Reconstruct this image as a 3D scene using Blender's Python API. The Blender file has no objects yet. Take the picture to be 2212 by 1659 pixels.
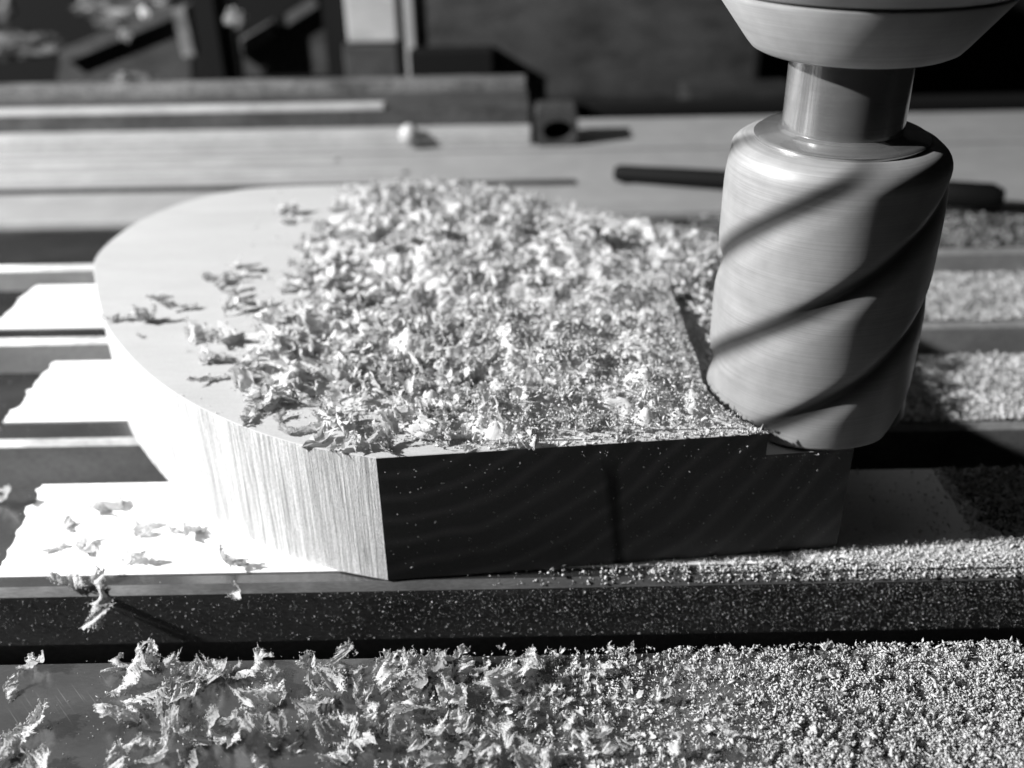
import bpy, bmesh, math, random
import numpy as np
from math import sin, cos, tan, pi, radians, atan2
from mathutils import Vector, Matrix
random.seed(7); rng = np.random.default_rng(7)
S = bpy.context.scene
COL = S.collection
# 1 Blender unit = 1 cm
S.unit_settings.system = 'METRIC'; S.unit_settings.scale_length = 0.01

# ------------------------------------------------------------------ camera
F, IW, IH = 2200.0, 2212.0, 1659.0
PITCH, ROLL = radians(29.8), radians(1.03)
CAM = Vector((0, 0, 10))
fwd = Vector((0, cos(PITCH), -sin(PITCH))); right0 = Vector((1, 0, 0)); up0 = right0.cross(fwd)
RIGHT = right0 * cos(ROLL) - up0 * sin(ROLL); UP = right0 * sin(ROLL) + up0 * cos(ROLL)
cam_data = bpy.data.cameras.new('camera'); cam = bpy.data.objects.new('camera', cam_data); COL.objects.link(cam)
m3 = Matrix((RIGHT, UP, -fwd)).transposed()
cam.matrix_world = Matrix.Translation(CAM) @ m3.to_4x4()
cam_data.sensor_width = 36; cam_data.lens = 36 * F / IW
cam_data.clip_start = 0.2; cam_data.clip_end = 2000
cam_data.dof.use_dof = True; cam_data.dof.focus_distance = 13.4; cam_data.dof.aperture_fstop = 0.165
S.camera = cam

def at(x, y, z=0.0):
    "world point at height z that is seen at place (x, y) of the 2212 px wide photograph"
    d = fwd + RIGHT * ((x - IW / 2) / F) - UP * ((y - IH / 2) / F)
    return CAM + d * ((z - CAM.z) / d.z)
def atY(x, y, Y):
    d = fwd + RIGHT * ((x - IW / 2) / F) - UP * ((y - IH / 2) / F)
    return CAM + d * (Y / d.y)

# ------------------------------------------------------------------ world, lamp, exposure
w = bpy.data.worlds.new('World'); S.world = w; w.use_nodes = True
nt = w.node_tree; nt.nodes.clear()
out = nt.nodes.new('ShaderNodeOutputWorld'); bg = nt.nodes.new('ShaderNodeBackground')
tc = nt.nodes.new('ShaderNodeTexCoord'); dot = nt.nodes.new('ShaderNodeVectorMath'); dot.operation = 'DOT_PRODUCT'
dot.inputs[1].default_value = (-0.75, 0.50, 0.43)      # dim room light from behind and above
ramp = nt.nodes.new('ShaderNodeMapRange'); ramp.interpolation_type = 'SMOOTHSTEP'
ramp.inputs['From Min'].default_value = 0.45; ramp.inputs['From Max'].default_value = 1.0
ramp.inputs['To Min'].default_value = 0.0015; ramp.inputs['To Max'].default_value = 0.42
nt.links.new(tc.outputs['Generated'], dot.inputs[0]); nt.links.new(dot.outputs['Value'], ramp.inputs['Value'])
nt.links.new(ramp.outputs['Result'], bg.inputs['Strength']); bg.inputs['Color'].default_value = (1, 1, 1, 1)
nt.links.new(bg.outputs[0], out.inputs[0])
ld = bpy.data.lights.new('work_lamp', 'POINT'); ld.energy = 760000; ld.shadow_soft_size = 1.1
lamp = bpy.data.objects.new('work_lamp', ld); lamp.location = (-63, 8.4, 39.5); COL.objects.link(lamp)
S.view_settings.view_transform = 'Standard'; S.view_settings.look = 'None'; S.view_settings.gamma = 1
S.view_settings.exposure = 0
S.cycles.max_bounces = 8

# ------------------------------------------------------------------ materials
def mat(name, base=0.5, rough=0.6, metal=0.0, spec=0.5):
    m = bpy.data.materials.new(name); m.use_nodes = True
    b = m.node_tree.nodes['Principled BSDF']
    b.inputs['Base Color'].default_value = (base, base, base, 1)
    b.inputs['Roughness'].default_value = rough; b.inputs['Metallic'].default_value = metal
    b.inputs['Specular IOR Level'].default_value = spec
    return m
def N(m, t, **kw):
    n = m.node_tree.nodes.new(t)
    for k, v in kw.items():
        if k in n.inputs.keys(): n.inputs[k].default_value = v
        else: setattr(n, k, v)
    return n
def L(m, a, b): m.node_tree.links.new(a, b)
def bsdf(m): return m.node_tree.nodes['Principled BSDF']
def coords(m, scale=(1, 1, 1), rot=(0, 0, 0)):
    t = N(m, 'ShaderNodeTexCoord'); p = N(m, 'ShaderNodeMapping')
    p.inputs['Scale'].default_value = scale; p.inputs['Rotation'].default_value = rot
    L(m, t.outputs['Object'], p.inputs['Vector']); return p.outputs[0]
def noise(m, vec, scale, detail=4, rough=0.55, dist=0.0):
    n = N(m, 'ShaderNodeTexNoise'); n.inputs['Scale'].default_value = scale
    n.inputs['Detail'].default_value = detail; n.inputs['Roughness'].default_value = rough
    n.inputs['Distortion'].default_value = dist
    L(m, vec, n.inputs['Vector']); return n.outputs['Fac']
def rng_map(m, fac, a, b, c=0.3, d=0.7):
    r = N(m, 'ShaderNodeMapRange'); r.inputs['From Min'].default_value = c; r.inputs['From Max'].default_value = d
    r.inputs['To Min'].default_value = a; r.inputs['To Max'].default_value = b
    L(m, fac, r.inputs['Value']); return r.outputs['Result']
def math_(m, op, a, b=None):
    n = N(m, 'ShaderNodeMath'); n.operation = op
    for i, v in enumerate((a, b)):
        if v is None: continue
        if isinstance(v, (int, float)): n.inputs[i].default_value = v
        else: L(m, v, n.inputs[i])
    return n.outputs[0]
def bump(m, fac, strength, dist=0.05, prev=None):
    b = N(m, 'ShaderNodeBump'); b.inputs['Strength'].default_value = strength; b.inputs['Distance'].default_value = dist
    L(m, fac, b.inputs['Height'])
    if prev: L(m, prev, b.inputs['Normal'])
    return b.outputs['Normal']

def steel(name, lo, hi, rlo, rhi, metal=0.75, streak=(0.6, 9, 9), bstr=0.15):
    m = mat(name, 0.3, 0.3, metal)
    f1 = noise(m, coords(m, streak), 6, 6, 0.6)
    f2 = noise(m, coords(m, (0.35, 0.7, 0.7)), 1.3, 5, 0.65)
    f = math_(m, 'MULTIPLY', f1, f2)
    f = math_(m, 'MULTIPLY', f, 2.0)
    L(m, rng_map(m, f, lo, hi), bsdf(m).inputs['Base Color'])
    L(m, rng_map(m, f2, rlo, rhi), bsdf(m).inputs['Roughness'])
    L(m, bump(m, f1, bstr, 0.01), bsdf(m).inputs['Normal'])
    return m
M = {}
M['rail'] = steel('ground_steel', 0.17, 0.27, 0.16, 0.28, 0.93, (1.5, 26, 26), 0.06)
# fine diagonal scratches on the ground steel
def scratches(m):
    v = coords(m, (1, 1, 1), (0, 0, radians(48)))
    p = N(m, 'ShaderNodeMapping'); p.inputs['Scale'].default_value = (0.8, 60, 1); L(m, v, p.inputs[0])
    s = noise(m, p.outputs[0], 1.2, 2, 0.4)
    mask = noise(m, coords(m, (1, 1, 1)), 0.7, 2, 0.4)
    s = rng_map(m, s, 0, 1, 0.66, 0.74); mk = rng_map(m, mask, 0, 1, 0.5, 0.62)
    k = math_(m, 'MULTIPLY', s, mk)
    b = bsdf(m); src = b.inputs['Base Color'].links[0].from_socket
    add = math_(m, 'MULTIPLY_ADD', k, 0.35); m.node_tree.nodes[-1]
    n = add.node; L(m, src, n.inputs[2]); L(m, n.outputs[0], b.inputs['Base Color'])
scratches(M['rail'])
M['bar_dark'] = steel('dark_bar_steel', 0.035, 0.075, 0.45, 0.6, 0.4, (0.8, 0.8, 0.8), 0.1)
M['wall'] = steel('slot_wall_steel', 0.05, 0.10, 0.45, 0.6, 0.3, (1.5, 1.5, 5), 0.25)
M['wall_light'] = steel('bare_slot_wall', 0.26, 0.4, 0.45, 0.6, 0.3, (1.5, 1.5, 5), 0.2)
M['chamfer'] = steel('glint_edge_steel', 0.3, 0.5, 0.35, 0.5, 0.6, (1.0, 4, 4), 0.05)  # paler base colour stands in for reflections along the rail chamfers
M['worn'] = steel('rubbed_rail_edge', 0.16, 0.26, 0.3, 0.45, 0.8, (1.5, 9, 9), 0.08)
M['pale_plate'] = steel('pale_plate', 0.255, 0.29, 0.5, 0.65, 0.2, (0.25, 0.25, 0.25), 0.02)
M['dark_iron'] = steel('dark_cast_iron', 0.012, 0.032, 0.5, 0.7, 0.2, (1, 1, 1), 0.3)
M['mid_iron'] = steel('grey_painted_iron', 0.018, 0.045, 0.45, 0.65, 0.1, (1, 1, 1), 0.2)
M['black'] = mat('black_rubber', 0.004, 0.6, 0, 0.12)
M['void'] = mat('black_recess', 0.006, 0.9, 0, 0.1)
M['bar'] = steel('dusty_bar_steel', 0.06, 0.21, 0.35, 0.6, 0.3, (1.2, 1.2, 1.2), 0.1)
M['bright_bar'] = steel('bright_bar_steel', 0.33, 0.45, 0.35, 0.5, 0.3, (0.6, 2, 2), 0.05)
M['white_paint'] = mat('white_paint', 0.36, 0.35)

# cutter steels
def turned(name, base, rough, metal, rings=0.2):
    m = mat(name, base, rough, metal)
    f = noise(m, coords(m, (0.15, 0.15, 26)), 3, 4, 0.6)
    g = noise(m, coords(m, (1, 1, 1)), 2.2, 4, 0.6)
    c = math_(m, 'MULTIPLY', rng_map(m, f, base * 0.85, base * 1.12), rng_map(m, g, 0.86, 1.08))
    L(m, c, bsdf(m).inputs['Base Color'])
    L(m, rng_map(m, f, rough * 0.85, rough * 1.2), bsdf(m).inputs['Roughness'])
    L(m, bump(m, f, rings, 0.008), bsdf(m).inputs['Normal'])
    return m
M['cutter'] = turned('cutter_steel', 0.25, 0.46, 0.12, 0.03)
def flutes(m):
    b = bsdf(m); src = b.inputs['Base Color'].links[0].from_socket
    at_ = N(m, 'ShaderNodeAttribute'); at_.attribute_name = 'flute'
    k = rng_map(m, at_.outputs['Fac'], 1.0, 0.10, 0.1, 0.95)  # flute grooves darkened in colour to carry their shade
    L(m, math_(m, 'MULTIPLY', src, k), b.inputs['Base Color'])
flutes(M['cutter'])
M['shank'] = turned('bright_shank_steel', 0.52, 0.13, 0.85, 0.08)
M['chuck'] = turned('satin_chuck_steel', 0.29, 0.5, 0.12, 0.05)
M['groove'] = mat('dark_groove', 0.12, 0.6)

# wood
def wood_top():
    m = mat('sanded_wood', 0.5, 0.7, 0, 0.25)
    g = noise(m, coords(m, (0.8, 14, 1), (0, 0, radians(-4))), 2.2, 5, 0.6, 0.4)
    h = noise(m, coords(m, (0.25, 1.3, 1), (0, 0, radians(-4))), 1.2, 3, 0.5, 0.6)
    p = noise(m, coords(m, (1, 1, 1)), 38, 3, 0.7)
    c = math_(m, 'MULTIPLY', rng_map(m, g, 0.34, 0.375), rng_map(m, h, 0.95, 1.04))
    c = math_(m, 'MULTIPLY', c, rng_map(m, p, 0.92, 1.05))
    L(m, c, bsdf(m).inputs['Base Color'])
    n = bump(m, g, 0.12, 0.01); n = bump(m, p, 0.35, 0.012, n)
    L(m, n, bsdf(m).inputs['Normal']); return m
def wood_side():
    m = mat('bandsawn_wood', 0.5, 0.8, 0, 0.2)
    # saw marks: streaks upright, slightly leaning
    g = noise(m, coords(m, (17, 17, 0.4)), 1.5, 6, 0.72, 0.15)
    g2 = noise(m, coords(m, (3.2, 3.2, 0.12)), 1.2, 3, 0.5)
    p = noise(m, coords(m, (1, 1, 0.6)), 42, 4, 0.8)
    c = math_(m, 'MULTIPLY', rng_map(m, g, 0.30, 0.80, 0.36, 0.64), rng_map(m, g2, 0.76, 1.14))
    c = math_(m, 'MULTIPLY', c, rng_map(m, p, 0.66, 1.2))
    L(m, c, bsdf(m).inputs['Base Color'])
    n = bump(m, g, 0.9, 0.035); n = bump(m, p, 0.8, 0.025, n)
    L(m, n, bsdf(m).inputs['Normal']); return m
def wood_end():
    m = mat('end_grain_wood', 0.3, 0.75, 0, 0.2)
    t = N(m, 'ShaderNodeTexCoord')
    sep = N(m, 'ShaderNodeSeparateXYZ'); L(m, t.outputs['Object'], sep.inputs[0])
    # growth rings centred on the pith above the block
    dx = math_(m, 'SUBTRACT', sep.outputs[0], -2.3); dz = math_(m, 'SUBTRACT', sep.outputs[2], 5.6)
    r = math_(m, 'SQRT', math_(m, 'ADD', math_(m, 'MULTIPLY', dx, dx), math_(m, 'MULTIPLY', dz, dz)))
    nz = noise(m, coords(m, (1, 1, 1)), 0.6, 2, 0.5)
    r = math_(m, 'ADD', r, math_(m, 'MULTIPLY', nz, 0.5))
    ring = math_(m, 'PINGPONG', r, 0.21)
    rc = rng_map(m, ring, 0.10, 0.15, 0.10, 0.20)  # ring tones kept dark, with the face's shade put into the colour
    f = noise(m, coords(m, (1, 1, 3)), 30, 4, 0.7)
    c = math_(m, 'MULTIPLY', rc, rng_map(m, f, 0.8, 1.15))
    # resin streak running down the face, with a split along its middle
    cx = math_(m, 'ADD', math_(m, 'MULTIPLY', sep.outputs[2], 0.10), -1.56)
    d = math_(m, 'ABSOLUTE', math_(m, 'ADD', sep.outputs[0], cx))
    d = math_(m, 'ADD', d, math_(m, 'MULTIPLY', math_(m, 'SUBTRACT', nz, 0.5), 0.12))
    streak = rng_map(m, d, 0.25, 1.0, 0.03, 0.14)
    up = rng_map(m, sep.outputs[2], 0.0, 1.0, 1.5, 1.95)
    streak = math_(m, 'MULTIPLY', math_(m, 'MAXIMUM', streak, up), 0.8)
    c = math_(m, 'MULTIPLY', c, streak)
    L(m, c, bsdf(m).inputs['Base Color'])
    n = bump(m, f, 0.4, 0.02)
    L(m, n, bsdf(m).inputs['Normal']); return m
M['wood_top'] = wood_top(); M['wood_side'] = wood_side(); M['wood_end'] = wood_end()

def shaving_mat(name, a, b):
    m = mat(name, a, 0.75, 0, 0.2)
    oi = N(m, 'ShaderNodeObjectInfo')
    f = noise(m, coords(m, (1, 1, 1)), 22, 4, 0.7)
    c = rng_map(m, f, a, b)
    c = math_(m, 'MULTIPLY', c, rng_map(m, oi.outputs['Random'], 0.9, 1.08, 0, 1))
    L(m, c, bsdf(m).inputs['Base Color'])
    L(m, bump(m, f, 0.5, 0.015), bsdf(m).inputs['Normal'])
    # thin wood lets some light through
    tr = N(m, 'ShaderNodeBsdfTranslucent'); L(m, c, tr.inputs['Color'])
    mx = N(m, 'ShaderNodeMixShader'); mx.inputs[0].default_value = 0.38
    o = m.node_tree.nodes['Material Output']
    L(m, bsdf(m).outputs[0], mx.inputs[1]); L(m, tr.outputs[0], mx.inputs[2]); L(m, mx.outputs[0], o.inputs[0])
    return m
M['shaving'] = shaving_mat('wood_shaving', 0.48, 0.60)
M['dust'] = shaving_mat('sawdust_grain', 0.66, 0.80)
M['tape'] = mat('masking_tape', 0.8, 0.6)
_f = noise(M['tape'], coords(M['tape'], (1, 1, 1)), 14, 4, 0.7)
L(M['tape'], rng_map(M['tape'], _f, 0.76, 0.84), bsdf(M['tape']).inputs['Base Color'])
L(M['tape'], bump(M['tape'], _f, 0.3, 0.01), bsdf(M['tape']).inputs['Normal'])

# ------------------------------------------------------------------ helpers
def tag(o, label=None, cat=None, group=None, kind=None):
    if label: o['label'] = label
    if cat: o['category'] = cat
    if group: o['group'] = group
    if kind: o['kind'] = kind
    return o
def link(name, me, mats, parent=None, loc=None, smooth=False):
    for mm in (mats if isinstance(mats, (list, tuple)) else [mats]): me.materials.append(M[mm])
    o = bpy.data.objects.new(name, me); COL.objects.link(o)
    if parent: o.parent = parent
    if loc is not None: o.location = loc
    if smooth: me.polygons.foreach_set('use_smooth', [True] * len(me.polygons))
    return o
def empty(name, loc=(0, 0, 0)):
    o = bpy.data.objects.new(name, None); o.location = loc; COL.objects.link(o); return o
def from_py(name, v, f, mats, parent=None, smooth=False, loc=None):
    me = bpy.data.meshes.new(name); me.from_pydata([tuple(p) for p in v], [], f); me.update()
    return link(name, me, mats, parent, loc, smooth)
def from_np(name, V, T, mats, parent=None, smooth=False):
    me = bpy.data.meshes.new(name)
    me.vertices.add(len(V)); me.vertices.foreach_set('co', np.ascontiguousarray(V, dtype=np.float32).ravel())
    n = len(T); me.loops.add(n * 3); me.loops.foreach_set('vertex_index', np.ascontiguousarray(T, dtype=np.int32).ravel())
    me.polygons.add(n); me.polygons.foreach_set('loop_start', np.arange(0, n * 3, 3, dtype=np.int32))
    me.update(calc_edges=True); me.validate()
    return link(name, me, mats, parent, None, smooth)
def box_bm(bm, x0, x1, y0, y1, z0, z1, bev=0.0):
    vs = [bm.verts.new((x, y, z)) for x in (x0, x1) for y in (y0, y1) for z in (z0, z1)]
    for q in ((0,1,3,2),(4,6,7,5),(0,4,5,1),(2,3,7,6),(0,2,6,4),(1,5,7,3)): bm.faces.new([vs[i] for i in q])
    if bev: 
        es = list({e for v in vs for e in v.link_edges})
        bmesh.ops.bevel(bm, geom=es, offset=bev, segments=2, affect='EDGES', profile=0.6)
def box(name, x0, x1, y0, y1, z0, z1, mats, parent=None, bev=0.02):
    bm = bmesh.new(); box_bm(bm, x0, x1, y0, y1, z0, z1, bev)
    bmesh.ops.recalc_face_normals(bm, faces=bm.faces)
    me = bpy.data.meshes.new(name); bm.to_mesh(me); bm.free()
    o = link(name, me, mats, None)
    if parent: o.parent = parent; o.matrix_parent_inverse = Matrix.Translation(-parent.location)
    return o
def keep(o, parent):
    o.parent = parent; o.matrix_parent_inverse = Matrix.Translation(-parent.location); return o
def prism(name, poly, z0, z1, mats, parent=None, bev=0.0, bottom=True):
    n = len(poly)
    v = [(p[0], p[1], z0) for p in poly] + [(p[0], p[1], z1) for p in poly]
    f = [tuple(range(n, 2 * n))] + [(i, (i + 1) % n, n + (i + 1) % n, n + i) for i in range(n)]
    if bottom: f.append(tuple(reversed(range(n))))
    o = from_py(name, v, f, mats)
    if parent: keep(o, parent)
    return o
def lathe(name, prof, mats, cx, cy, seg=96, parent=None, wob=None):
    v = []; f = []
    for (r, z) in prof:
        for k in range(seg):
            a = 2 * pi * k / seg; v.append((cx + r * cos(a), cy + r * sin(a), z))
    for i in range(len(prof) - 1):
        for k in range(seg):
            k2 = (k + 1) % seg; f.append((i * seg + k, i * seg + k2, (i + 1) * seg + k2, (i + 1) * seg + k))
    f.append(tuple(reversed(range(seg)))); f.append(tuple(range((len(prof) - 1) * seg, len(prof) * seg)))
    o = from_py(name, v, f, mats, smooth=True)
    me = o.data
    for p in me.polygons:
        if len(p.vertices) > 4: p.use_smooth = False
    if parent: keep(o, parent)
    return o
def sharp(o, ang=40):
    me = o.data; bm = bmesh.new(); bm.from_mesh(me)
    for e in bm.edges:
        if len(e.link_faces) == 2 and e.calc_face_angle(0) > radians(ang): e.smooth = False
    bm.to_mesh(me); bm.free()

# ------------------------------------------------------------------ machine table with T slots
PIT, SLOT = 4.09, 1.36
Y_FAR = 11.56        # far wall of the slot nearest the camera
XL, XR = -26, 26
table = empty('machine_table', (0, 20, -3)); tag(table, kind='structure')
tb = box('table_body', XL, XR, 0, 36.3, -5.2, -2.3, 'dark_iron', table)
CH = 0.11
def rail(y0, y1, edge='chamfer', wl='wall_light', top='rail'):
    u = 0.62          # undercut of the T slot
    b0, b1 = y0 + u, y1 - u
    pr = [(y0 + CH, 0), (y1 - CH, 0), (y1, -CH), (y1, -1.06), (b1, -1.06), (b1, -2.3), (b0, -2.3), (b0, -1.06), (y0, -1.06), (y0, -CH)]
    n = len(pr); xs = [XL, XR]
    v = [(x, p[0], p[1]) for x in xs for p in pr]
    f = [(i, n + i, n + (i + 1) % n, (i + 1) % n) for i in range(n)] + [tuple(range(n)), tuple(reversed(range(n, 2 * n)))]
    o = from_py('rail', v, f, [top, wl, edge])
    for i, p in enumerate(o.data.polygons):
        p.material_index = 0 if i == 0 else (2 if i in (1, 9) else 1)
    bm = bmesh.new(); bm.from_mesh(o.data); bmesh.ops.recalc_face_normals(bm, faces=bm.faces); bm.to_mesh(o.data); bm.free()
    keep(o, table); return o
r0 = Y_FAR - SLOT     # far edge of the front rail
rail(r0 - (PIT - SLOT), r0); rail(r0 - 2 * PIT + SLOT, r0 - PIT)
RY = []
for k in range(4):
    y0 = Y_FAR + k * PIT
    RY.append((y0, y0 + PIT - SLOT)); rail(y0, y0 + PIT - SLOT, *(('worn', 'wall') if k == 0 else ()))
# flat plates behind the last slotted rail
yb = RY[3][1]
pl = box('rear_plate', XL, XR, yb + 0.12, 29.05, -2.3, 0.12, 'pale_plate', table, 0.05)
pl = box('rear_plate', XL, XR, 29.05, 32.6, -2.3, 0.05, 'pale_plate', table, 0.04)
pl = box('rear_plate', XL, XR, 32.8, 36.3, -2.3, 0.10, 'pale_plate', table, 0.05)
box('rear_ledge', XL, -3.2, 30.5, 30.75, 0.051, 0.16, 'bright_bar', table, 0.03); box('rear_ledge', XL, -5.5, 31.9, 32.1, 0.051, 0.14, 'bright_bar', table, 0.03)
box('rear_strip', XL, 2.0, 29.16, 29.62, 0.051, 0.10, 'mid_iron', table, 0.02)
fl = from_py('floor', [(-400, -100, -40), (400, -100, -40), (400, 500, -40), (-400, 500, -40)], [(0, 1, 2, 3)], 'dark_iron'); tag(fl, kind='structure')

# ------------------------------------------------------------------ masking tape strips on the rails
def tape(pl0, pl1, y0, y1, xr, label, seed):
    r = random.Random(seed); z = 0.024
    n = 34; left = []
    xa = at(*pl0).x; xb = at(*pl1).x   # far end, near end
    off = 0
    for i in range(n + 1):
        t = i / n; off = off * 0.6 + r.uniform(-0.035, 0.035)
        if r.random() < 0.08: off += r.choice([-0.09, 0.08])
        left.append((xa + (xb - xa) * t + off, y1 + (y0 - y1) * t))
    rt = []; off = 0
    for i in range(n + 1):
        t = i / n; off = off * 0.7 + r.uniform(-0.07, 0.07)
        rt.append((xr[0] + (xr[1] - xr[0]) * t + off, y0 + (y1 - y0) * t))
    poly = left + rt
    o = prism('masking_tape', poly, 0.003, z, 'tape')
    return tag(o, label, 'tape', 'torn tape strips under the wood block')
tape((92, 1053), (-2, 1240), at(1106, 1240).y + 0.12, at(0, 1051).y, (7.6, 7.2), 'white tape strip with torn end on the rail in front, nearest the camera', 3)
tape((118, 786), (12, 914), at(0, 914).y, at(0, 786).y, (7.4, 7.0), 'white tape strip with torn end on the middle rail left of the block', 8)
tape((78, 621), (-12, 703), at(0, 711).y, at(0, 621).y, (6.9, 7.1), 'white torn tape strip on the rail farthest back, beside the block', 12)

# ------------------------------------------------------------------ the wood block
H = 2.2; PF = 1.83; Z0 = 0.028
crv = [(-1.885, 11.645), (-2.67, 11.89), (-3.28, 12.16), (-3.93, 12.54), (-4.65, 13.07), (-5.24, 13.6), (-5.8, 14.2), (-6.45, 15.05),
       (-7.12, 16.1), (-7.85, 17.75), (-8.3, 19.15), (-8.12, 20.8), (-7.5, 22.05), (-6.61, 22.85), (-5.54, 23.15), (-3.8, 23.2),
       (-2.3, 23.1), (-1.1, 22.85), (0.0, 22.4), (0.84, 21.85), (1.92, 20.95), (2.95, 20.25), (3.9, 19.5), (4.6, 18.6), (4.86, 17.8)]
# round off the traced outline with a Catmull-Rom curve
def catmull(P, k=6):
    out = []
    for i in range(len(P) - 1):
        p0 = P[max(i - 1, 0)]; p1 = P[i]; p2 = P[i + 1]; p3 = P[min(i + 2, len(P) - 1)]
        for j in range(k):
            t = j / k
            out.append(tuple(0.5 * ((2 * p1[c]) + (-p0[c] + p2[c]) * t + (2 * p0[c] - 5 * p1[c] + 4 * p2[c] - p3[c]) * t * t + (-p0[c] + 3 * p1[c] - 3 * p2[c] + p3[c]) * t ** 3) for c in (0, 1)))
    out.append(P[-1]); return out
curve = catmull(crv)
FR = (4.90, 12.20)                     # front right corner
CUT1 = (3.61, 12.094); CUT4 = (4.88, 16.0)
PC, PR = (4.48, 17.1), 1.54          # round end of the milled slot
END = [(PC[0] + PR * cos(radians(a)), PC[1] + PR * sin(radians(a))) for a in range(96, 181, 7)]
SIDE = [(2.94, 16.6), (2.96, 15.8), (2.95, 15.0), (2.97, 14.3), (2.93, 13.6), (2.95, 13.35), (3.02, 13.06), (3.12, 12.76), (3.20, 12.61), (3.29, 12.48), (3.42, 12.31)]
def rough_line(a, b, n, amp, seed):
    r = random.Random(seed)
    return [(a[0] + (b[0] - a[0]) * i / n + (r.uniform(-amp, amp) if 0 < i < n else 0), a[1] + (b[1] - a[1]) * i / n + (r.uniform(-amp, amp) if 0 < i < n else 0)) for i in range(n + 1)]
def wood_block():
    # lower body up to the milled floor, full outline; upper layer without the milled pocket
    side = curve
    low = list(side) + [CUT4, FR]          # clockwise from front left corner round the back to front right
    v, f, mi = [], [], []
    def ring(poly, z):
        i0 = len(v); v.extend((p[0], p[1], z) for p in poly); return list(range(i0, len(v)))
    def wall(A, B, ms):
        n = len(A)
        for i in range(n):
            j = (i + 1) % n; f.append((A[i], A[j], B[j], B[i])); mi.append(ms(i))
    nl = len(low)
    a = ring(low, Z0); b = ring(low, PF)
    ms_low = lambda i: 2 if i == nl - 1 else 1
    wall(a, b, ms_low); f.append(tuple(b)); mi.append(0); f.append(tuple(a)); mi.append(1)
    rj = random.Random(4)
    cutl = [(p[0] + rj.uniform(-0.012, 0.012), p[1] + rj.uniform(-0.012, 0.012)) for p in END + SIDE] + [CUT1]
    upp = [p for p in side if not (p[0] > 4.3 and p[1] < 20)] + cutl
    nu = len(upp)
    e = 0.012                              # small worn arris at the top edge
    cx, cy = -1.5, 17.5
    def inset(p): 
        dx, dy = cx - p[0], cy - p[1]; l = math.hypot(dx, dy); return (p[0] + dx / l * e, p[1] + dy / l * e)
    c = ring(upp, PF); d = ring(upp, H - e * 0.7); t = ring([inset(p) for p in upp], H)
    ms_up = lambda i: 2 if i == nu - 1 else 1
    wall(c, d, ms_up); wall(d, t, lambda i: 0)
    f.append(tuple(t)); mi.append(0)
    o = from_py('wood_block', v, f, ['wood_top', 'wood_side', 'wood_end'])
    o.data.polygons.foreach_set('material_index', mi)
    bm = bmesh.new(); bm.from_mesh(o.data)
    bmesh.ops.triangulate(bm, faces=[q for q in bm.faces if len(q.verts) > 4])
    bmesh.ops.recalc_face_normals(bm, faces=bm.faces); bm.to_mesh(o.data); bm.free()
    for p in o.data.polygons: p.use_smooth = p.material_index == 1 and abs(p.normal.z) < 0.1 and p.area < 3
    sharp(o, 28)
    return tag(o, 'thick pale wood block with sawn round side and flat dark front face', 'wood block')
wood_block()

# ------------------------------------------------------------------ milling cutter
AX, AY = 4.52, 13.62; R = 1.5; ZB = 1.845; ZT = 5.98; LEAD = 6.6
def cutter():
    root = empty('milling_cutter', (AX, AY, ZB))
    seg, nz = 300, 120; FL = []
    v, f = [], []
    prof = []
    for i in range(nz + 1):
        z = ZB + (ZT - 0.32 - ZB) * i / nz; r = R
        if i == 0: r = R - 0.05
        prof.append((r, z, 1.0 - 0.45 * min(1, max(0, (z - ZT + 1.1) / 0.8))))
    for k in range(1, 9):
        a = k / 8 * pi / 2; prof.append((R - 0.32 * (1 - cos(a)), ZT - 0.32 + 0.32 * sin(a), 0.55 - 0.3 * k / 8))
    prof += [(1.10, ZT + 0.0, 0.22), (1.08, ZT + 0.05, 0.0), (0.80, ZT + 0.06, 0.0)]
    for (r, z, dep) in prof:
        for k in range(seg):
            a = 2 * pi * k / seg
            # angle seen from the right limb towards the camera at which a flute lies at this height
            th = radians(-18.4 - (108 - (z - 3.7) / LEAD * 360))
            u = ((a - th) / (pi / 2)) % 1.0          # four flutes
            u = u - 1 if u > 0.5 else u
            # flute: steep on the cutting face, easing out on the back
            g = math.exp(-(u / 0.10) ** 2) if u < 0 else math.exp(-(u / 0.16) ** 2)
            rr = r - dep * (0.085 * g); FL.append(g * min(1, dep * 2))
            v.append((rr * cos(a), rr * sin(a), z - ZB))
    for i in range(len(prof) - 1):
        for k in range(seg):
            k2 = (k + 1) % seg; f.append((i * seg + k, i * seg + k2, (i + 1) * seg + k2, (i + 1) * seg + k))
    f.append(tuple(reversed(range(seg))))
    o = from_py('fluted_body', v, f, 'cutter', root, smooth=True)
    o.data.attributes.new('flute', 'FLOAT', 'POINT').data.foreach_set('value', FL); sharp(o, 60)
    # polished ring, undercut and shank
    sh = lathe('shank', [(0.80, ZT - 0.1), (0.80, 8.2)], 'shank', AX, AY, 128, root); sharp(sh, 40)
    cl = lathe('collar', [(1.13, ZT - 0.06), (1.16, ZT - 0.01), (1.16, ZT + 0.04), (1.12, ZT + 0.07), (0.87, ZT + 0.09), (0.81, ZT + 0.14)], 'shank', AX, AY, 128, root); sharp(cl, 40)
    return tag(root, 'fat fluted steel milling cutter plunged into the right end of the block', 'milling cutter')
cutter()
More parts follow.
